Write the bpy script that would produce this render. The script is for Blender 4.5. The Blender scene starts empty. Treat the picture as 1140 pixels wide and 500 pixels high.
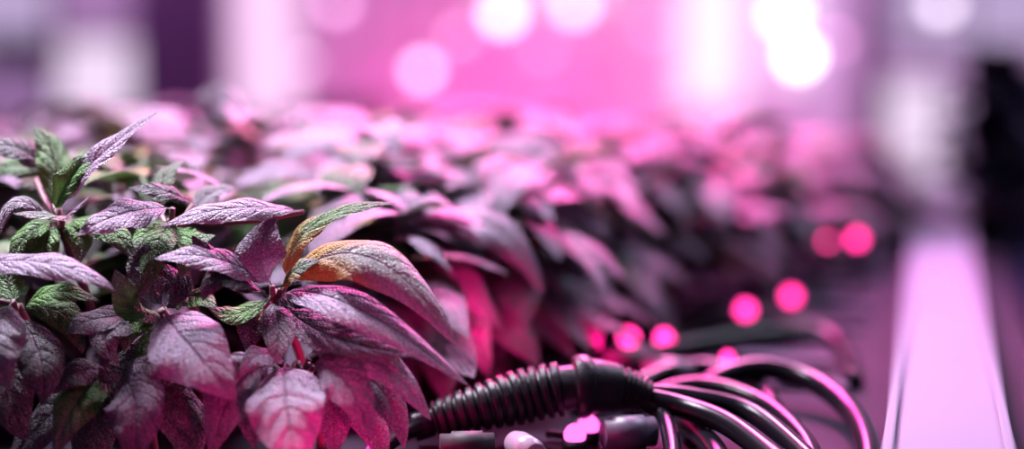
import bpy, math, random
from mathutils import Vector, Matrix
random.seed(7)
R = random.Random(11)
sc = bpy.context.scene
ROOT = sc.collection
try:
    sc.view_settings.view_transform = 'Standard'
except Exception as ex: print(ex)

# ------------------------------------------------------------------ camera
CAM = Vector((0, 0, 1.10)); TH = math.atan(160/1583.0); F = 1583.0
FWD = Vector((0, math.cos(TH), -math.sin(TH))); UP = Vector((0, math.sin(TH), math.cos(TH))); RT = Vector((1, 0, 0))
def W(px, py, d): return CAM + d*(FWD + RT*((px-570)/F) - UP*((py-250)/F))
def G(px, py, z):
    r = FWD + RT*((px-570)/F) - UP*((py-250)/F)
    return CAM + r*((z-CAM.z)/r.z)
cd = bpy.data.cameras.new("camera"); cam = bpy.data.objects.new("camera", cd); ROOT.objects.link(cam)
cam.location = CAM; cam.rotation_euler = (math.pi/2-TH, 0, 0)
cd.lens = 50; cd.sensor_width = 36; cd.clip_start = 0.02
cd.dof.use_dof = True; cd.dof.focus_distance = 0.78; cd.dof.aperture_fstop = 1.3
sc.camera = cam

# ------------------------------------------------------------------ materials
def newmat(name):
    m = bpy.data.materials.new(name); m.use_nodes = True
    nt = m.node_tree; nt.nodes.clear()
    return m, nt
def simple(name, col, rough=.5, metal=0, noise=0.15, scale=30, bump=0.0, coat=0, col2=None, spec=.5):
    m, nt = newmat(name); N = nt.nodes.new; L = nt.links.new
    o = N('ShaderNodeOutputMaterial'); b = N('ShaderNodeBsdfPrincipled'); L(b.outputs[0], o.inputs[0])
    tc = N('ShaderNodeTexCoord'); n = N('ShaderNodeTexNoise'); n.inputs['Scale'].default_value = scale; n.inputs['Detail'].default_value = 5
    L(tc.outputs['Object'], n.inputs['Vector'])
    mx = N('ShaderNodeMix'); mx.data_type = 'RGBA'
    c2 = col2 or tuple(c*(1-noise) for c in col)
    mx.inputs[6].default_value = (*col, 1); mx.inputs[7].default_value = (*c2, 1)
    L(n.outputs[0], mx.inputs[0]); L(mx.outputs[2], b.inputs['Base Color'])
    b.inputs['Roughness'].default_value = rough; b.inputs['Metallic'].default_value = metal
    b.inputs['Coat Weight'].default_value = coat; b.inputs['Specular IOR Level'].default_value = spec
    if bump:
        bp = N('ShaderNodeBump'); bp.inputs['Strength'].default_value = bump; bp.inputs['Distance'].default_value = .002
        L(n.outputs[0], bp.inputs['Height']); L(bp.outputs[0], b.inputs['Normal'])
    return m
def emis(name, col, s):
    m, nt = newmat(name); N = nt.nodes.new
    o = N('ShaderNodeOutputMaterial'); e = N('ShaderNodeEmission'); nt.links.new(e.outputs[0], o.inputs[0])
    e.inputs[0].default_value = (*col, 1); e.inputs[1].default_value = s
    return m

def leafmat():
    m, nt = newmat("purple_leaf"); N = nt.nodes.new; L = nt.links.new
    def math_(op, a, b=None, c=None, clamp=False):
        n = N('ShaderNodeMath'); n.operation = op; n.use_clamp = clamp
        for i, x in enumerate((a, b, c)):
            if x is None: continue
            if isinstance(x, (int, float)): n.inputs[i].default_value = x
            else: L(x, n.inputs[i])
        return n.outputs[0]
    def mr(x, a, b, c=0., d=1.):
        n = N('ShaderNodeMapRange'); n.interpolation_type = 'SMOOTHSTEP'
        L(x, n.inputs[0])
        for i, v in zip((1, 2, 3, 4), (a, b, c, d)): n.inputs[i].default_value = v
        return n.outputs[0]
    def mix(f, a, b):
        n = N('ShaderNodeMix'); n.data_type = 'RGBA'
        if isinstance(f, (int, float)): n.inputs[0].default_value = f
        else: L(f, n.inputs[0])
        for i, x in ((6, a), (7, b)):
            if isinstance(x, tuple): n.inputs[i].default_value = (*x, 1)
            else: L(x, n.inputs[i])
        return n.outputs[2]
    tc = N('ShaderNodeTexCoord'); sp = N('ShaderNodeSeparateXYZ'); L(tc.outputs['UV'], sp.inputs[0])
    U, V = sp.outputs[0], sp.outputs[1]
    a = math_('ABSOLUTE', math_('SUBTRACT', math_('MULTIPLY', V, 2.), 1.))
    att = N('ShaderNodeAttribute'); att.attribute_name = "tint"; st = N('ShaderNodeSeparateColor'); L(att.outputs['Color'], st.inputs[0])
    tr, tg, tb = st.outputs
    mid = mr(a, .08, .01)
    wob = N('ShaderNodeTexNoise'); wob.inputs['Scale'].default_value = 60; L(tc.outputs['Object'], wob.inputs['Vector'])
    wb2 = N('ShaderNodeTexNoise'); wb2.inputs['Scale'].default_value = 150; wb2.inputs['Detail'].default_value = 4; L(tc.outputs['Object'], wb2.inputs['Vector'])
    a15 = math_('POWER', a, 1.3)
    ph = math_('FRACT', math_('ADD', math_('SUBTRACT', math_('MULTIPLY', U, 7.), math_('MULTIPLY', a15, 1.6)), math_('ADD', math_('MULTIPLY', wob.outputs[0], 1.1), math_('MULTIPLY', wb2.outputs[0], .35))))
    d = math_('MULTIPLY', math_('ABSOLUTE', math_('SUBTRACT', ph, .5)), 2.)
    vein = mr(d, .12, .0)
    puck = mr(d, .0, .5)
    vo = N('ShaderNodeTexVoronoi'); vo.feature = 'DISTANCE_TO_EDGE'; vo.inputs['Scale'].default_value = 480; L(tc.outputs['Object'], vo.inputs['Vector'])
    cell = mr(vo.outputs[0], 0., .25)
    fn = N('ShaderNodeTexNoise'); fn.inputs['Scale'].default_value = 1300; fn.inputs['Detail'].default_value = 3; L(tc.outputs['Object'], fn.inputs['Vector'])
    ln = N('ShaderNodeTexNoise'); ln.inputs['Scale'].default_value = 38; ln.inputs['Detail'].default_value = 4; L(tc.outputs['Object'], ln.inputs['Vector'])
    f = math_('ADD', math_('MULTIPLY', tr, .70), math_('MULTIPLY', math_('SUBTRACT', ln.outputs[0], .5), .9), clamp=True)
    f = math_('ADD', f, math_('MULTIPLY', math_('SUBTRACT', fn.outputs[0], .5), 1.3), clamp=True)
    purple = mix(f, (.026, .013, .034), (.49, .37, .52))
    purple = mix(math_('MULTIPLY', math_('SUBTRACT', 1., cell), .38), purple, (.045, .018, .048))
    green = mix(f, (.008, .045, .005), (.12, .33, .055))
    gf = math_('MULTIPLY', tg, mr(math_('ADD', U, math_('MULTIPLY', ln.outputs[0], .5)), 1.6, .85))
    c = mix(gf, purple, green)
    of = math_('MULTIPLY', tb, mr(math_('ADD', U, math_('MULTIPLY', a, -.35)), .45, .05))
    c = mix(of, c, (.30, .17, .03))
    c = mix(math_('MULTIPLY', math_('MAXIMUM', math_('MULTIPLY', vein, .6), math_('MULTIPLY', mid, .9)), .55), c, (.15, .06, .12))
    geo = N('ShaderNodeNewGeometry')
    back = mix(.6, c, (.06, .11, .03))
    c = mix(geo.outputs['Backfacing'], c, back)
    h = math_('ADD', math_('MULTIPLY', puck, .75), math_('MULTIPLY', cell, .65))
    h = math_('SUBTRACT', h, math_('MULTIPLY', mid, 1.0))
    h = math_('ADD', h, math_('MULTIPLY', fn.outputs[0], .5))
    h = math_('ADD', h, math_('MULTIPLY', wb2.outputs[0], 1.2))
    bp = N('ShaderNodeBump'); bp.inputs['Strength'].default_value = .9; bp.inputs['Distance'].default_value = .0011; L(h, bp.inputs['Height'])
    b = N('ShaderNodeBsdfPrincipled'); L(c, b.inputs['Base Color']); L(bp.outputs[0], b.inputs['Normal'])
    b.inputs['Roughness'].default_value = .52; b.inputs['Specular IOR Level'].default_value = .35
    t = N('ShaderNodeBsdfTranslucent'); L(c, t.inputs[0])
    ms = N('ShaderNodeMixShader'); ms.inputs[0].default_value = .12; L(b.outputs[0], ms.inputs[1]); L(t.outputs[0], ms.inputs[2])
    o = N('ShaderNodeOutputMaterial'); L(ms.outputs[0], o.inputs[0])
    return m
LEAF = leafmat()
STEM = simple("plant_stem", (.16, .07, .08), .5, noise=.4)
RUBBER = simple("black_rubber", (.012, .010, .016), .42, noise=.5, scale=200, bump=.25, spec=.2)
CABLE = simple("black_cable_sheath", (.007, .006, .010), .26, noise=.3, scale=80, spec=.12)
BENCH = simple("bench_top_dark_plastic", (.024, .018, .036), .8, noise=.7, scale=14, bump=.3, spec=.08)
BARS = simple("bench_slat_grey", (.13, .11, .18), .7, noise=.7, scale=25, spec=.1)
DARKTOP = simple("dark_bench_top", (.010, .010, .03), .9, noise=.5, scale=8, spec=.03)
WHITE = simple("white_gutter_plastic", (.185, .20, .26), .8, noise=.15, scale=4, spec=.06)
SOIL = simple("soil", (.03, .02, .02), .95, noise=.6, scale=200, bump=1)
TRAY = simple("black_tray", (.02, .018, .024), .6, spec=.3)
WALL = simple("wall_paint", (.74, .64, .80), .8, noise=.06, scale=2, spec=.2)
FLOOR = simple("floor_concrete", (.42, .36, .46), .6, noise=.3, scale=3)
CEIL = simple("ceiling_paint", (.5, .44, .56), .8, noise=.05)
METAL = simple("rack_metal", (.06, .025, .08), .5, metal=.2)
RACK = simple("purple_rack_panel", (.20, .06, .22), .7, noise=.3)
GREY = simple("grey_plastic", (.10, .07, .12), .45, noise=.3)
PALE = simple("pale_fitting", (.30, .22, .30), .3)
DARKLEAF = simple("dark_foliage", (.018, .012, .045), .6, noise=.5, spec=.2)

# ------------------------------------------------------------------ mesh builder
class B:
    def __init__(s): s.v=[]; s.f=[]; s.uv=[]; s.t=[]; s.m=[]
    def grid(s, P, uv, tint, mi=0, closed=False):
        o=len(s.v); n=len(P); k=len(P[0])
        for i in range(n):
            for j in range(k):
                s.v.append(P[i][j]); s.t.append(tint); s.uv.append(uv(i,j))
        for i in range(n-1):
            for j in range(k if closed else k-1):
                jj=(j+1)%k
                s.f.append((o+i*k+j, o+i*k+jj, o+(i+1)*k+jj, o+(i+1)*k+j)); s.m.append(mi)
        return o
    def box(s, c, size, mi=0, rot=0.0):
        o=len(s.v); c=Vector(c); M=Matrix.Rotation(rot,3,'Z')
        for x in(-1,1):
            for y in(-1,1):
                for z in(-1,1):
                    s.v.append(c+M@Vector((x*size[0]/2,y*size[1]/2,z*size[2]/2))); s.t.append((0,0,0)); s.uv.append((0,0))
        for q in((0,1,3,2),(4,6,7,5),(0,4,5,1),(2,3,7,6),(0,2,6,4),(1,5,7,3)):
            s.f.append(tuple(o+i for i in q)); s.m.append(mi)
    def tube(s, pts, rad, seg=10, mi=0, caps=True, tint=(0,0,0)):
        P=[]; n=len(pts); prev=None
        for i in range(n):
            T=(pts[min(i+1,n-1)]-pts[max(i-1,0)]).normalized()
            if prev is None:
                a=Vector((0,0,1)) if abs(T.z)<.9 else Vector((1,0,0)); A=T.cross(a).normalized()
            else: A=(prev-T*prev.dot(T)).normalized()
            prev=A; Bv=T.cross(A); r=rad[i] if hasattr(rad,'__len__') else rad
            P.append([pts[i]+(A*math.cos(2*math.pi*j/seg)+Bv*math.sin(2*math.pi*j/seg))*r for j in range(seg)])
        o=s.grid(P, lambda i,j:(i/n,j/seg), tint, mi, True)
        if caps:
            s.f.append(tuple(o+j for j in range(seg))[::-1]); s.m.append(mi)
            s.f.append(tuple(o+(n-1)*seg+j for j in range(seg))); s.m.append(mi)
    def dome(s, c, r, mi=0, seg=16):
        P=[]
        for i in range(9):
            a=math.pi*i/8
            P.append([Vector(c)+Vector((r*math.sin(a)*math.cos(2*math.pi*j/seg), r*math.sin(a)*math.sin(2*math.pi*j/seg), r*math.cos(a))) for j in range(seg)])
        s.grid(P, lambda i,j:(0,0),(0,0,0),mi,True)
    def obj(s, name, mats, parent=None, smooth=True, origin=None, link=True):
        me=bpy.data.meshes.new(name)
        og=Vector(origin) if origin is not None else Vector((0,0,0))
        me.from_pydata([Vector(v)-og for v in s.v],[],s.f)
        ul=me.uv_layers.new(name="UVMap")
        for l in me.loops: ul.data[l.index].uv=s.uv[l.vertex_index]
        ca=me.color_attributes.new("tint",'FLOAT_COLOR','POINT')
        for i,t in enumerate(s.t): ca.data[i].color=(*t,1)
        for m in mats: me.materials.append(m)
        for p,mi in zip(me.polygons,s.m): p.material_index=mi; p.use_smooth=smooth
        o=bpy.data.objects.new(name,me); o.location=og
        if link: ROOT.objects.link(o)
        if parent: o.parent=parent
        return o
def catmull(pts, n=12):
    pts=[Vector(p) for p in pts]; out=[]
    q=[2*pts[0]-pts[1]]+pts+[2*pts[-1]-pts[-2]]
    for i in range(1,len(q)-2):
        a,b,c,d=q[i-1:i+3]
        for k in range(n):
            t=k/n; out.append(.5*((2*b)+(c-a)*t+(2*a-5*b+4*c-d)*t*t+(3*b-a-3*c+d)*t**3))
    out.append(pts[-1]); return out

def leaf(b, p0, p1, p2, width, hint=(0,0,1), fold=.28, curl=.25, nu=12, nv=4, tint=(.5,0,0), roll=0, wav=.0, pk=0.0, seed=0):
    p0,p1,p2=map(Vector,(p0,p1,p2)); hint=Vector(hint); P=[]; tp=.07
    rr=random.Random(seed); f1=rr.uniform(0,6); f2=rr.uniform(5,9)
    for i in range(nu+1):
        t=i/nu; C=p0*(1-t)**2+p1*2*t*(1-t)+p2*t*t; T=((p1-p0)*(1-t)+(p2-p1)*t).normalized()
        S=T.cross(hint)
        if S.length<.05: S=T.cross(Vector((1,0,.1)))
        S.normalize()
        if roll: S=Matrix.Rotation(roll,3,T)@S
        Nn=S.cross(T)
        x=max(0,(t-tp)/(1-tp))
        w=width/2*max(.035, (math.sin(math.pi*x**.80)**.80)*(1-.10*x) if 0<x<1 else 0)
        if i==nu: w=width*.004
        row=[]
        for j in range(nv+1):
            v=-1+2*j/nv; av=abs(v)
            h=fold*av*w-curl*av*av*w+wav*w*av*av*math.sin(f1+f2*t*2+(2 if v>0 else 0))
            if pk: h+=pk*w*math.sin(math.pi*((t*7-av**1.3*1.6)%1.0))*math.sin(math.pi*min(1,av*1.05))
            row.append(C+S*(v*w*(1-.12*fold))+Nn*h)
        P.append(row)
    b.grid(P, lambda i,j:(i/nu, j/nv), tint, 0)

# ------------------------------------------------------------------ room (bench axis is turned 16.5 deg to the camera)
z0=.89
AX=Vector((.284,.959,0)).normalized(); PR=Vector((.959,-.284,0)).normalized(); ROT=-math.atan2(.284,.959)
def ST(s,t,z=0): return AX*s+PR*t+Vector((0,0,z))
def boxobj(name,c,size,mat,rot=0,parent=None):
    b=B(); b.box(c,size,0,rot); return b.obj(name,[mat],parent,False,origin=c)
boxobj("floor",(0,1.8,-.05),(9,9,.1),FLOOR)
boxobj("ceiling",(0,1.8,2.95),(9,9,.1),CEIL)
boxobj("wall_back",(0,6.05,1.45),(9,.1,2.9),WALL)
boxobj("wall_front",(0,-2.5,1.45),(9,.1,2.9),WALL)
boxobj("wall_left",(-4.45,1.8,1.45),(.1,8.6,2.9),WALL)
boxobj("wall_right",(4.45,1.8,1.45),(.1,8.6,2.9),WALL)

# bench
b=B()
b.box(ST(1.35,-.50,z0-.02),(1.16,1.9,.04),0,ROT)
for s_ in(.6,2.2):
    for t_ in(-1.0,.0): b.box(ST(s_,t_,z0/2-.02),(.05,.05,z0-.04),0,ROT)
b.obj("growing_bench",[BENCH],None,False)
b=B()
b.box(ST(1.25,.51,z0-.03),(.84,1.7,.04),0,ROT)
for s_ in(.6,1.9):
    for t_ in(.15,.85): b.box(ST(s_,t_,z0/2-.025),(.05,.05,z0-.05),0,ROT)
b.obj("side_bench",[DARKTOP],None,False)
b=B()
for k in range(14):
    s_=.98+k*.085+R.uniform(-.01,.01)
    b.box(ST(s_,-.105+R.uniform(-.01,.01),z0+.0025),(R.uniform(.06,.11),R.uniform(.010,.03),.005),0,ROT)
b.obj("bench_grating",[BARS],None,False)
b=B(); b.box(ST(1.32,.012,z0+.010),(.066,1.5,.02),0,ROT)
b.box(ST(1.32,-.018,z0+.022),(.006,1.5,.004),0,ROT); b.box(ST(1.32,.042,z0+.022),(.006,1.5,.004),0,ROT)
o=b.obj("white_gutter_channel",[WHITE],None,False)
bv=o.modifiers.new("bevel",'BEVEL'); bv.width=.0015; bv.segments=2
b=B(); b.box(ST(1.5,-.76,z0+.012),(.70,1.1,.024),0,ROT)
b.obj("grow_tray",[SOIL],None,False)

# ------------------------------------------------------------------ generic plants
def make_plant(name, h, nst, L0, seed, green=.25, nu=12, nv=4, biasv=(.55,-.45)):
    r=random.Random(seed); b=B(); bias=Vector((*biasv,0))
    for s_ in range(nst):
        az=2*math.pi*(s_+r.uniform(-.3,.3))/nst; tilt=r.uniform(.05,.45) if s_ else 0
        dirv=Vector((math.cos(az)*math.sin(tilt),math.sin(az)*math.sin(tilt),math.cos(tilt)))
        hh=h*r.uniform(.7,1.0)*(1 if s_ else 1.02)
        top=dirv*hh
        base=Vector((math.cos(az)*.01,math.sin(az)*.01,0))
        pts=[base+(top-base)*t+Vector((0,0,.1*hh*math.sin(math.pi*t)*.2)) for t in(0,.25,.5,.75,1)]
        b.tube(pts,[.0035,.003,.0027,.0022,.0015],6,1,tint=(.5,0,0))
        nn=6
        for k in range(nn):
            f=.25+.75*k/(nn-1); node=base+(top-base)*f
            a0=az+k*math.pi/2+r.uniform(-.3,.3)
            for q in range(2 if k<nn-1 else 3):
                a=a0+q*(math.pi if k<nn-1 else 2.09)+r.uniform(-.25,.25)
                out=(Vector((math.cos(a),math.sin(a),0))+bias*r.uniform(.2,1)).normalized()
                ln=L0*(1.05-.30*(k/(nn-1))**2)*r.uniform(.75,1.15)
                e1=r.uniform(.25,.6)+(.15 if k==nn-1 else 0); e2=e1-r.uniform(.9,1.6)
                p1=node+ln*.5*(out*math.cos(e1)+Vector((0,0,math.sin(e1))))
                p2=p1+ln*.55*(out*math.cos(e2)+Vector((0,0,math.sin(e2))))
                g=0
                if r.random()<green: g=r.uniform(.4,1)
                leaf(b,node,p1,p2,ln*r.uniform(.34,.46),fold=r.uniform(.05,.35),curl=r.uniform(.1,.4),nu=nu,nv=nv,
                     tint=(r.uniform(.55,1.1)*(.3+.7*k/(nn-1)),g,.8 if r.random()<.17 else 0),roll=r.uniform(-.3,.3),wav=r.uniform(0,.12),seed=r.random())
    return b.obj(name,[LEAF,STEM],link=False).data
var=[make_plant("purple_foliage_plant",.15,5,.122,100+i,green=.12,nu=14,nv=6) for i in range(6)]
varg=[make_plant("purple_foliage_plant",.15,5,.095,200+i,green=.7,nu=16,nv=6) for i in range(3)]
def put(x,y,scale,zs=1.0,rot=None):
    o=bpy.data.objects.new("purple_foliage_plant",R.choice(varg if (x<-.2 and y<1.1) else var)); ROOT.objects.link(o)
    o.location=(x,y,z0+.024); o.rotation_euler=(0,0,R.uniform(-.6,.6) if rot is None else rot); o.scale=(scale,scale,scale*zs)
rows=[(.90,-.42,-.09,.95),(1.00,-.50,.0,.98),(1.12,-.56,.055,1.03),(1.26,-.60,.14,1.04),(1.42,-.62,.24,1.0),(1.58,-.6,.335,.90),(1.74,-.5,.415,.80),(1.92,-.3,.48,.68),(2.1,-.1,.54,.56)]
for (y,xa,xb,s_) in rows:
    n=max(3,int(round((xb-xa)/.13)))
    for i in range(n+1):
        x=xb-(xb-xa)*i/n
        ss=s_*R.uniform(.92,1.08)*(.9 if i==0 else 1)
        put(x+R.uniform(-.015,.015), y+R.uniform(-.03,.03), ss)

# ------------------------------------------------------------------ foreground plants: individually modelled leaves
NL=Vector((0,-.60,.80))
def hero(hub, leaves, ground):
    b=B(); hubw=W(*hub); gw=Vector(ground)
    mid_=(hubw+gw)/2+Vector((.004,.004,0))
    b.tube(catmull([gw,mid_,hubw],6),.0028,8,1,tint=(.5,0,0))
    for k,(p0,p1,p2,w,tint,opt) in enumerate(leaves):
        a,bm,c=W(*p0),W(*p1),W(*p2)
        wid=w/F*p1[2]
        ctrl=2*bm-.5*(a+c)
        d=dict(hint=NL,fold=.22,curl=.3,wav=.12,pk=.05,nu=44,nv=14,seed=k); d.update(opt)
        leaf(b,a,ctrl,c,wid*1.22,tint=tint,**d)
        if (a-hubw).length>.006:
            b.tube([hubw+(a-hubw)*t-Vector((0,0,.004*math.sin(math.pi*t))) for t in(0,.33,.66,1)],.0016,6,1,tint=(.5,0,0))
    o=b.obj("purple_foliage_plant",[LEAF,STEM],origin=gw)
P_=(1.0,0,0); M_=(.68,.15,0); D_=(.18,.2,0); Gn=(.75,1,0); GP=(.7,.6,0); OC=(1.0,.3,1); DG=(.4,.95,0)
UPH=(0,-.45,.9)
hero((66,245,.80),[
 ((66,232,.80),(105,180,.79),(176,125,.80),34,P_,dict(fold=.4,hint=(-.55,-.7,.45))),
 ((60,235,.80),(78,200,.79),(112,162,.80),30,Gn,dict(fold=.5,hint=(-.3,-.9,.3))),
 ((62,240,.81),(60,180,.82),(38,140,.83),34,Gn,{}),
 ((50,190,.83),(20,165,.82),(-20,165,.82),34,D_,{}),
 ((40,200,.84),(20,185,.84),(-30,195,.84),30,DG,{}),
 ((64,245,.80),(60,240,.78),(15,238,.77),24,(.9,.4,0),dict(hint=UPH)),
 ((70,245,.79),(85,232,.775),(100,218,.765),16,P_,{}),
 ((60,250,.80),(20,225,.79),(0,262,.78),20,M_,{}),
 ((66,250,.80),(50,275,.79),(52,310,.785),28,Gn,{}),
 ((66,250,.80),(88,262,.79),(84,300,.785),26,Gn,{}),
 ((72,246,.80),(120,255,.79),(150,290,.785),30,Gn,{}),
 ((60,246,.80),(30,262,.79),(10,300,.785),28,Gn,{}),
],(-.24,.84,z0+.001))
hero((190,245,.80),[
 ((192,232,.79),(138,238,.775),(86,262,.765),46,P_,{}),
 ((215,228,.81),(180,212,.80),(142,210,.80),22,D_,{}),
 ((338,236,.80),(258,232,.78),(180,252,.77),34,P_,dict(fold=.12)),
 ((215,240,.82),(235,215,.83),(262,212,.83),26,M_,{}),
 ((190,245,.80),(165,258,.79),(150,276,.78),26,Gn,{}),
 ((195,248,.80),(205,265,.79),(240,262,.79),34,Gn,{}),
 ((180,240,.81),(182,200,.82),(205,180,.83),22,GP,{}),
 ((190,250,.80),(175,275,.78),(160,330,.77),34,DG,{}),
 ((190,250,.80),(205,275,.785),(200,310,.78),30,Gn,{}),
],(-.19,.86,z0+.001))
hero((305,325,.79),[
 ((312,322,.785),(408,286,.76),(509,386,.75),54,OC,dict(fold=.12,curl=.45,nu=60,hint=(.1,-.75,.66))),
 ((318,318,.79),(350,250,.79),(442,226,.79),30,(.6,.9,.8),dict(hint=UPH)),
 ((298,318,.79),(240,288,.765),(172,288,.76),38,P_,{}),
 ((303,318,.785),(290,280,.78),(306,242,.79),50,(.50,0,0),dict(fold=.2)),
 ((296,325,.79),(250,300,.77),(214,262,.77),34,D_,dict(pk=.1)),
 ((298,330,.79),(250,308,.765),(226,335,.76),36,D_,{}),
 ((312,322,.785),(330,300,.775),(355,290,.77),26,(.5,.6,1),{}),
 ((310,330,.79),(390,340,.755),(522,430,.745),44,P_,dict(fold=.15)),
 ((312,335,.79),(370,375,.76),(470,395,.75),40,M_,{}),
 ((300,335,.79),(310,365,.765),(305,408,.755),34,M_,{}),
 ((300,330,.79),(262,350,.78),(232,340,.775),26,Gn,{}),
 ((308,330,.79),(345,330,.77),(375,345,.765),34,D_,{}),
 ((290,340,.79),(280,360,.78),(278,395,.775),30,(.3,.1,.7),{}),
 ((306,325,.79),(345,362,.77),(410,360,.76),36,(.3,0,0),{}),
],(-.12,.84,z0+.001))
hero((180,345,.79),[
 ((182,350,.785),(208,382,.745),(264,446,.735),74,P_,dict(fold=.08,curl=.25,hint=(0,-.8,.6),pk=.05)),
 ((175,345,.79),(150,340,.775),(128,300,.77),42,DG,dict(pk=.1)),
 ((180,345,.79),(190,315,.78),(150,298,.775),40,D_,{}),
 ((175,350,.79),(110,355,.77),(72,372,.765),36,M_,{}),
 ((172,352,.79),(120,370,.765),(134,405,.76),36,M_,{}),
 ((180,350,.79),(150,360,.775),(138,392,.77),30,Gn,{}),
 ((185,345,.79),(215,330,.78),(240,345,.77),30,Gn,{}),
 ((180,355,.79),(170,395,.77),(192,430,.76),34,DG,{}),
 ((175,355,.79),(140,410,.765),(110,410,.76),40,D_,{}),
 ((185,345,.79),(160,300,.78),(166,270,.78),34,D_,{}),
],(-.17,.82,z0+.001))
hero((330,405,.77),[
 ((318,405,.765),(318,450,.735),(335,530,.72),78,P_,dict(fold=.15,hint=(0,-.9,.4),pk=.08)),
 ((305,408,.77),(262,430,.75),(235,510,.745),56,(.55,0,0),dict(hint=(.1,-.9,.4),pk=.1)),
 ((345,405,.765),(385,425,.745),(414,488,.74),46,(.7,0,0),dict(hint=(.2,-.9,.3))),
 ((345,400,.77),(410,395,.755),(480,468,.75),46,P_,{}),
 ((340,400,.77),(395,375,.76),(455,420,.75),40,M_,{}),
 ((320,405,.77),(290,395,.755),(268,420,.75),32,P_,{}),
 ((325,410,.77),(285,440,.76),(285,500,.755),44,(.5,0,0),{}),
 ((350,408,.77),(420,430,.765),(450,500,.76),40,(.5,0,0),{}),
 ((350,410,.77),(370,450,.765),(370,510,.76),44,(.5,0,0),{}),
 ((350,410,.775),(400,450,.77),(430,520,.765),44,(.5,0,0),{}),
],(-.11,.80,z0+.001))
hero((20,340,.78),[
 ((-60,300,.79),(45,292,.755),(128,324,.75),34,P_,dict(fold=.1)),
 ((15,335,.77),(-5,380,.745),(12,432,.74),60,M_,dict(hint=(0,-.95,.3))),
 ((25,345,.78),(70,350,.77),(92,395,.765),34,DG,{}),
 ((20,350,.78),(45,400,.755),(45,450,.75),46,D_,{}),
 ((15,350,.78),(10,430,.76),(30,490,.755),50,D_,{}),
 ((25,345,.78),(60,325,.77),(110,335,.77),28,Gn,{}),
 ((20,340,.78),(10,310,.79),(30,290,.79),30,DG,{}),
],(-.26,.80,z0+.001))
hero((130,410,.775),[
 ((130,415,.77),(150,450,.745),(145,520,.74),60,(.35,0,0),dict(hint=(0,-.95,.3))),
 ((128,415,.77),(90,440,.755),(60,510,.75),52,DG,{}),
 ((132,412,.77),(165,405,.76),(190,425,.755),30,M_,{}),
 ((132,415,.77),(190,440,.76),(215,490,.755),44,D_,{}),
 ((125,415,.77),(85,415,.76),(55,440,.755),36,D_,{}),
 ((135,415,.77),(200,460,.765),(205,530,.76),50,D_,{}),
 ((125,420,.77),(60,460,.765),(10,520,.76),54,D_,{}),
 ((125,420,.77),(105,470,.765),(100,540,.76),54,D_,{}),
],(-.20,.78,z0+.001))
hero((430,270,.95),[
 ((385,250,.93),(455,232,.90),(542,274,.89),40,P_,dict(fold=.1)),
 ((400,235,.97),(440,205,.95),(500,190,.95),30,P_,{}),
 ((350,225,.98),(395,185,.97),(475,182,.97),36,P_,{}),
 ((250,215,.95),(300,190,.93),(352,200,.92),32,P_,{}),
 ((440,260,.95),(540,250,.93),(605,330,.93),44,P_,{}),
 ((440,275,.95),(500,300,.92),(560,370,.92),44,P_,{}),
 ((440,280,.95),(470,340,.90),(520,385,.90),40,M_,{}),
 ((420,280,.95),(470,285,.92),(510,320,.91),36,P_,{}),
 ((430,280,.95),(450,320,.9),(480,400,.88),40,M_,{}),
 ((360,230,.95),(330,210,.95),(270,222,.95),30,(.5,.8,.3),{}),
],(-.08,.98,z0+.001))
hero((560,255,1.05),[
 ((520,190,1.12),(585,160,1.1),(650,205,1.1),42,P_,{}),
 ((470,215,1.08),(520,198,1.05),(570,222,1.04),40,P_,{}),
 ((560,250,1.05),(610,250,1.02),(657,332,1.02),44,P_,{}),
 ((550,240,1.05),(620,225,1.03),(680,270,1.03),42,P_,{}),
 ((545,265,1.05),(580,290,1.0),(645,350,1.0),44,P_,{}),
 ((540,270,1.05),(560,320,1.0),(600,385,1.0),44,M_,{}),
 ((540,280,1.05),(520,330,.99),(560,400,.98),44,M_,{}),
 ((570,250,1.06),(640,290,1.04),(690,360,1.04),44,P_,{}),
],(.0,1.08,z0+.001))
hero((520,350,.93),[
 ((500,330,.95),(520,360,.91),(545,420,.90),44,M_,{}),
 ((505,340,.95),(560,360,.93),(600,410,.92),44,M_,{}),
 ((500,345,.94),(490,390,.90),(500,450,.88),44,M_,{}),
 ((510,345,.95),(580,345,.95),(640,400,.95),40,P_,{}),
 ((500,340,.94),(450,370,.90),(440,430,.88),40,D_,{}),
 ((500,350,.96),(530,400,.94),(570,440,.93),40,M_,{}),
],(-.04,.96,z0+.001))
hero((400,175,1.12),[
 ((400,175,1.12),(370,145,1.11),(320,150,1.10),40,P_,{}),
 ((400,172,1.12),(425,140,1.12),(475,150,1.10),38,(.8,.5,.8),{}),
 ((255,150,1.08),(245,115,1.08),(290,140,1.06),44,(.45,0,0),dict(hint=(.3,-.8,.5))),
 ((400,178,1.12),(440,180,1.09),(470,215,1.07),40,P_,{}),
],(-.12,1.16,z0+.001))

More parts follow.
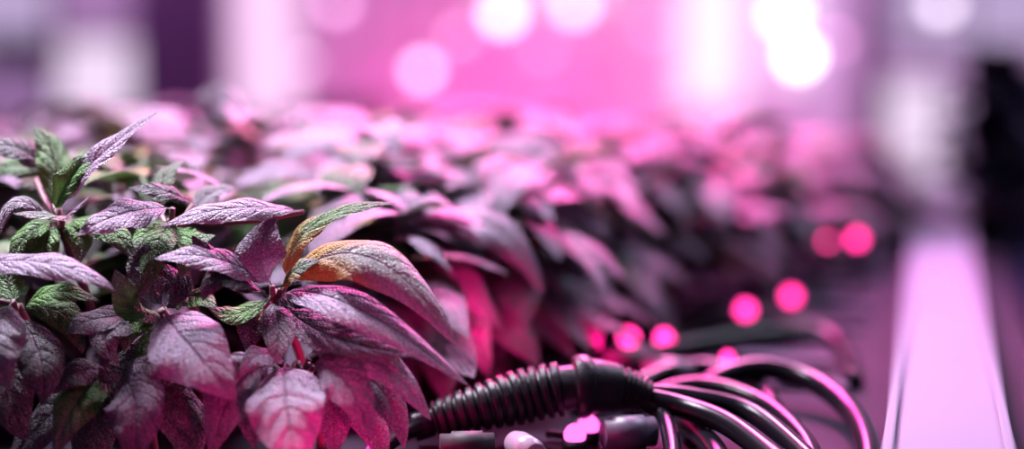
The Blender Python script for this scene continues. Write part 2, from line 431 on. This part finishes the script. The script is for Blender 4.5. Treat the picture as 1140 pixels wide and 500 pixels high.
# ------------------------------------------------------------------ connector + cables
def prof(t):
    if t<.56:
        x=t/.56; base=.0105+.0055*min(1,x*1.5)
        if t<.02: return .007
        return base*(1.0 if (x*13)%1<.62 else .82)
    if t<.60: return .0130
    if t<.66: return .0175+.0012*math.sin(math.pi*(t-.60)/.06)
    if t<.78: return .0165-.002*(t-.66)/.12
    x=(t-.78)/.22; base=.0142-.005*x
    return base*(1.0 if (x*6)%1<.6 else .84)
sp=catmull([W(480,468,.82),W(530,455,.82),W(585,441,.825),W(640,431,.825),W(690,433,.83),W(724,443,.83)],90)
n=len(sp); rad=[prof(i/(n-1)) for i in range(n)]
rad=[(rad[max(0,i-1)]+2*rad[i]+rad[min(n-1,i+1)])/4 for i in range(n)]
e=bpy.data.objects.new("cable_connector",None); ROOT.objects.link(e)
b=B(); b.tube(sp,rad,40); b.obj("strain_relief_grip",[RUBBER],e)
b=B(); b.tube(catmull([W(486,469,.82),W(468,474,.815),W(440,486,.80),W(400,520,.76)],10),.0055,16)
b.tube(catmull([W(478,470,.82),W(470,473,.818),W(460,476,.817)],4),.0085,20); b.obj("input_lead",[CABLE],e)
def cable(name,pts,r,parent=None,mat=CABLE):
    b=B(); b.tube(catmull(pts,14),r,14); return b.obj(name,[mat],parent)
cable("output_lead_1",[W(715,443,.83),W(765,455,.82),W(815,475,.79),W(880,525,.73)],.0068,e)
cable("output_lead_2",[W(712,438,.835),W(770,443,.835),W(840,462,.82),W(915,525,.75)],.0062,e)
cable("output_lead_3",[W(714,446,.827),W(738,464,.82),W(748,495,.78),W(750,540,.73)],.0050,e)
e2=bpy.data.objects.new("cable_bundle",None); ROOT.objects.link(e2)
cable("cable_1",[W(700,462,.87),W(740,436,.89),W(790,430,.89),W(850,450,.86),W(895,490,.80),W(915,540,.74)],.0058,e2)
cable("cable_2",[W(760,455,.90),W(800,422,.92),W(850,410,.93),W(905,425,.91),W(945,455,.86),W(966,495,.79),W(970,545,.73)],.0072,e2)
cable("cable_3",[W(690,440,.93),W(740,415,.96),W(790,410,.97),W(840,425,.94),W(862,455,.88)],.0062,e2)
cable("cable_4",[W(700,398,1.06),W(790,380,1.10),W(850,372,1.13),W(910,370,1.15),W(940,390,1.1),W(950,425,.97)],.0065,e2)
cable("cable_5",[W(730,385,1.11),W(820,362,1.19),W(880,362,1.2),W(925,370,1.17),W(945,400,1.05)],.0055,e2)
cable("cable_6",[W(640,455,.89),W(690,446,.91),W(730,452,.9),W(790,495,.80),W(810,545,.73)],.007,e2)

def fit(name,p,r,l,mat,axis=(1,0,0)):
    b=B(); A=Vector(axis).normalized(); p=Vector(p)
    ts=[-.5,-.5,-.3,-.28,.28,.3,.5,.5]; rs=[.6,.85,.85,1,1,.85,.85,.6]
    b.tube([p+A*l*(t+1e-4*i) for i,t in enumerate(ts)],[r*q for q in rs],24,0); b.obj(name,[mat])
fit("cable_gland",G(700,482,z0+.011),.010,.03,GREY,(1,.25,0))
fit("pipe_fitting",G(585,500,z0+.008),.008,.03,PALE,(.4,-1,.0))
fit("pipe_fitting",G(745,415,z0+.012),.010,.035,GREY,(1,-.2,.0))
fit("pipe_fitting",G(700,405,z0+.014),.012,.04,TRAY,(1,.4,.0))
fit("cable_gland",G(520,496,z0+.009),.008,.03,TRAY,(1,.1,.0))

PINKLED=emis("pink_led",(1,.03,.28),9)
leds=[G(700,376,z0+.012),G(740,377,z0+.012),G(830,345,z0+.012),G(881,330,z0+.012),W(921,269,1.42),W(954,266,1.42),G(810,398,z0+.012)]
b=B()
for i,p in enumerate(leds):
    r_={4:.0035,6:.0035}.get(i,.0060)
    b.dome(p,r_,0,14); b.tube([Vector((p.x,p.y,z0+.001)),Vector((p.x,p.y,p.z-r_*.6))],.0035,12,1)
for px,py in [(640,484),(655,474)]:
    p=G(px,py,z0+.01); b.dome(p,.0065,2,14); b.tube([Vector((p.x,p.y,z0+.001)),Vector((p.x,p.y,z0+.007))],.007,12,1)
pts=[G(px,py,z0+.004) for px,py in [(610,484),(645,472),(700,385),(740,382),(830,352),(881,337)]]+[Vector((p.x,p.y,z0+.004)) for p in leds[4:6]]
b.tube(catmull(pts,10),.0025,8,1)
led=b.obj("led_string_lights",[PINKLED,TRAY,emis("pink_led_bright",(1,.10,.50),3.2)])

def point(name,loc,col,e_,r=.01,parent=None):
    l=bpy.data.lights.new(name,'POINT'); l.color=col; l.energy=e_; l.shadow_soft_size=r
    o=bpy.data.objects.new(name,l); ROOT.objects.link(o); o.location=loc
    if parent: o.parent=parent
    return o
HOT=(1,.01,.22)
point("pink_fill_1",W(355,545,.67),HOT,.50,.012,led)  # added pink fill lights for the leaves; no LED sits at these points
point("pink_fill_2",G(550,440,z0+.03),HOT,.5,.01,led)
point("pink_fill_3",W(420,480,.79),HOT,.35,.01,led)
point("pink_fill_4",G(670,385,z0+.03),HOT,.18,.01,led)
point("pink_fill_6",W(540,360,.88),HOT,.2,.01,led)

# ------------------------------------------------------------------ dark shrub + cabinet right
b=B(); r=random.Random(5); base=Vector((.625,1.85,z0-.009))
b.tube([base,base+Vector((0,0,.05))],[.02,.03],20,1)
for k in range(200):
    z=r.uniform(.05,.25); a=r.uniform(0,6.28); out=Vector((math.cos(a),math.sin(a),r.uniform(.0,.8))).normalized()
    p=base+Vector((r.uniform(-.02,.02),r.uniform(-.02,.02),z)); l=r.uniform(.06,.12)*(1.2-z*2.2)
    leaf(b,p,p+out*l*.5+Vector((0,0,.01)),p+out*l-Vector((0,0,.015)),.036,nu=8,nv=2)
b.tube([base,base+Vector((0,0,.26))],.005,8,1)
b.obj("dark_potted_plant",[DARKLEAF,TRAY],origin=base)
b=B(); b.box((1.13,3.0,.56),(.26,.3,1.12)); b.box((1.13,2.845,.56),(.22,.012,1.04)); b.tube([Vector((1.03,2.83,.6)),Vector((1.03,2.83,.75))],.006,8)
b.obj("equipment_cabinet",[simple("navy_cabinet",(.02,.018,.06),.6,spec=.15)],None,False)

# ------------------------------------------------------------------ background
def panel(name,pxa,pxb,pya,pyb,d,mat,frame=True,th=.02):
    a=W(pxa,pya,d); c=W(pxb,pyb,d); cx=(a+c)/2; w=abs(c.x-a.x); h=abs(a.z-c.z); cx.y=5.985
    b=B(); b.box((cx.x,cx.y,cx.z),(w,th,h),0)
    if frame:
        f=.02
        for dx in(-1,1): b.box((cx.x+dx*(w/2+f/2),cx.y-.005,cx.z),(f,th+.02,h+2*f),1)
        for dz in(-1,1): b.box((cx.x,cx.y-.005,cx.z+dz*(h/2+f/2)),(w,th+.02,f),1)
    return b.obj(name,[mat,METAL],None,False)
wl=emis("window_glow_lavender",(.60,.45,.75),.85); wl2=emis("window_glow_pale",(.95,.75,1),1.0); wp=emis("window_glow_pink",(1,.62,.95),1.15); ww=emis("window_glow_bright",(1,.72,.97),1.4)
panel("window_1",-160,60,-250,40,5.95,wl)
panel("window_2",65,150,45,130,5.95,wl2)
panel("window_3",262,332,-200,130,5.95,wp,False)
panel("window_4",757,828,-200,120,5.95,ww,False)
panel("window_5",865,900,-200,90,5.95,ww,False)
panel("window_6",990,1220,-200,50,5.95,wl)
panel("window_7",985,1050,90,200,5.95,wl2)
panel("window_8",535,690,-200,5,5.95,wp,False)
def bulb(px,py,d,rr,col,s_,e_=0,lc=None):
    b=B(); p=W(px,py,d); b.dome(p,rr,0,16); b.tube([p+Vector((0,0,rr*.8)),p+Vector((0,0,rr*2))],rr*.6,12,1)
    b.tube([p+Vector((0,0,rr*2)),Vector((p.x,p.y,2.9))],.003,6,1)
    o=b.obj("hanging_grow_bulb",[emis("bulb_glow",col,s_),METAL])
    if e_: point("wall_wash_light",p-Vector((0,0,rr+.03)),lc,e_,.02,o)  # added point light that washes the wall behind in pink
for a in [(470,78,3.6,.022,(1,.6,.95),6),(560,15,3.6,.03,(1,.7,1),6),(640,5,4,.03,(1,.7,1),5),
    (890,62,3.4,.03,(1,.9,1),7),(875,15,3.8,.04,(1,.9,1),5),(930,45,4,.018,(1,.4,.85),4),(1048,5,4.4,.03,(1,.8,1),4),(1082,118,2.5,.010,(.9,.6,1),4),(375,4,4.2,.025,(1,.5,.9),4),
    (510,40,4.4,.02,(1,.45,.85),4),(725,30,4.4,.018,(1,.4,.8),3.5),(605,55,4.6,.018,(1,.35,.8),4),(690,100,4.3,.02,(1,.12,.25),2.5),(340,70,4.4,.018,(1,.6,.95),3),
    (655,100,5.6,.03,(1,.03,.35),2,6,(1,.01,.22)),(540,75,5.6,.03,(1,.05,.4),2,3.5,(1,.02,.32)),(800,110,5.6,.02,(1,.05,.5),2,2.5,(1,.05,.45)),(430,90,5.6,.02,(1,.05,.5),2,2.5,(1,.03,.45))]:  # these last bulbs are added to give the back wall its pink glow
    bulb(*a)
b=B()
for px,w in [(200,.30),(965,.07)]:
    p=W(px,90,4.9); b.box((p.x,p.y,1.3),(w,.06,2.6))
b.obj("rack_posts",[RACK],None,False)
p=W(25,60,4.3); boxobj("control_cabinet",(p.x,p.y,p.z),(.2,.12,.085),METAL)
p=W(390,115,4.8); boxobj("storage_cabinet",(p.x,p.y,p.z/2),(.26,.3,p.z),simple("magenta_cabinet",(.20,.02,.14),.5))

# ------------------------------------------------------------------ lights
def area(name,loc,tgt,size,col,e_,sy=None,spread=180):
    l=bpy.data.lights.new(name,'AREA'); l.color=col; l.energy=e_; l.size=size; l.spread=math.radians(spread)
    if sy: l.shape='RECTANGLE'; l.size_y=sy
    o=bpy.data.objects.new(name,l); ROOT.objects.link(o); o.location=loc
    o.rotation_euler=(Vector(tgt)-Vector(loc)).to_track_quat('-Z','Y').to_euler()
area("grow_lamp_left",(-.5,1.20,2.0),(-.2,.80,1.0),.3,(.92,.84,1),11,spread=70)
area("grow_lamp_center",(.12,2.3,1.8),(.06,1.3,1.0),.5,(1,.06,.42),13,spread=60)
area("grow_lamp_row",(.25,2.0,2.0),(.20,1.35,.95),.35,(1,.38,.80),9,spread=60)
area("aisle_fill",(1.1,1.6,2.2),(.6,1.3,.9),.5,(.74,.80,1),7,spread=80)  # added cool fill that takes the pink cast off the gutter
area("room_light_rear_right",(1.6,4.6,2.7),(1.8,6,1.2),1.2,(.85,.70,1),60)
area("room_light_rear_left",(-1.6,4.6,2.7),(-1.8,6,1.2),1.2,(.82,.62,1),28)
area("pink_lamp_rear",(.2,4.9,2.5),(.3,6,1.1),.8,(1,.06,.42),14)
area("room_light_front",(.4,-.6,2.6),(0,1,1),1.2,(.8,.70,1),4)
w=bpy.data.worlds.new("world"); sc.world=w; w.use_nodes=True
w.node_tree.nodes['Background'].inputs[0].default_value=(.5,.35,.7,1); w.node_tree.nodes['Background'].inputs[1].default_value=.1
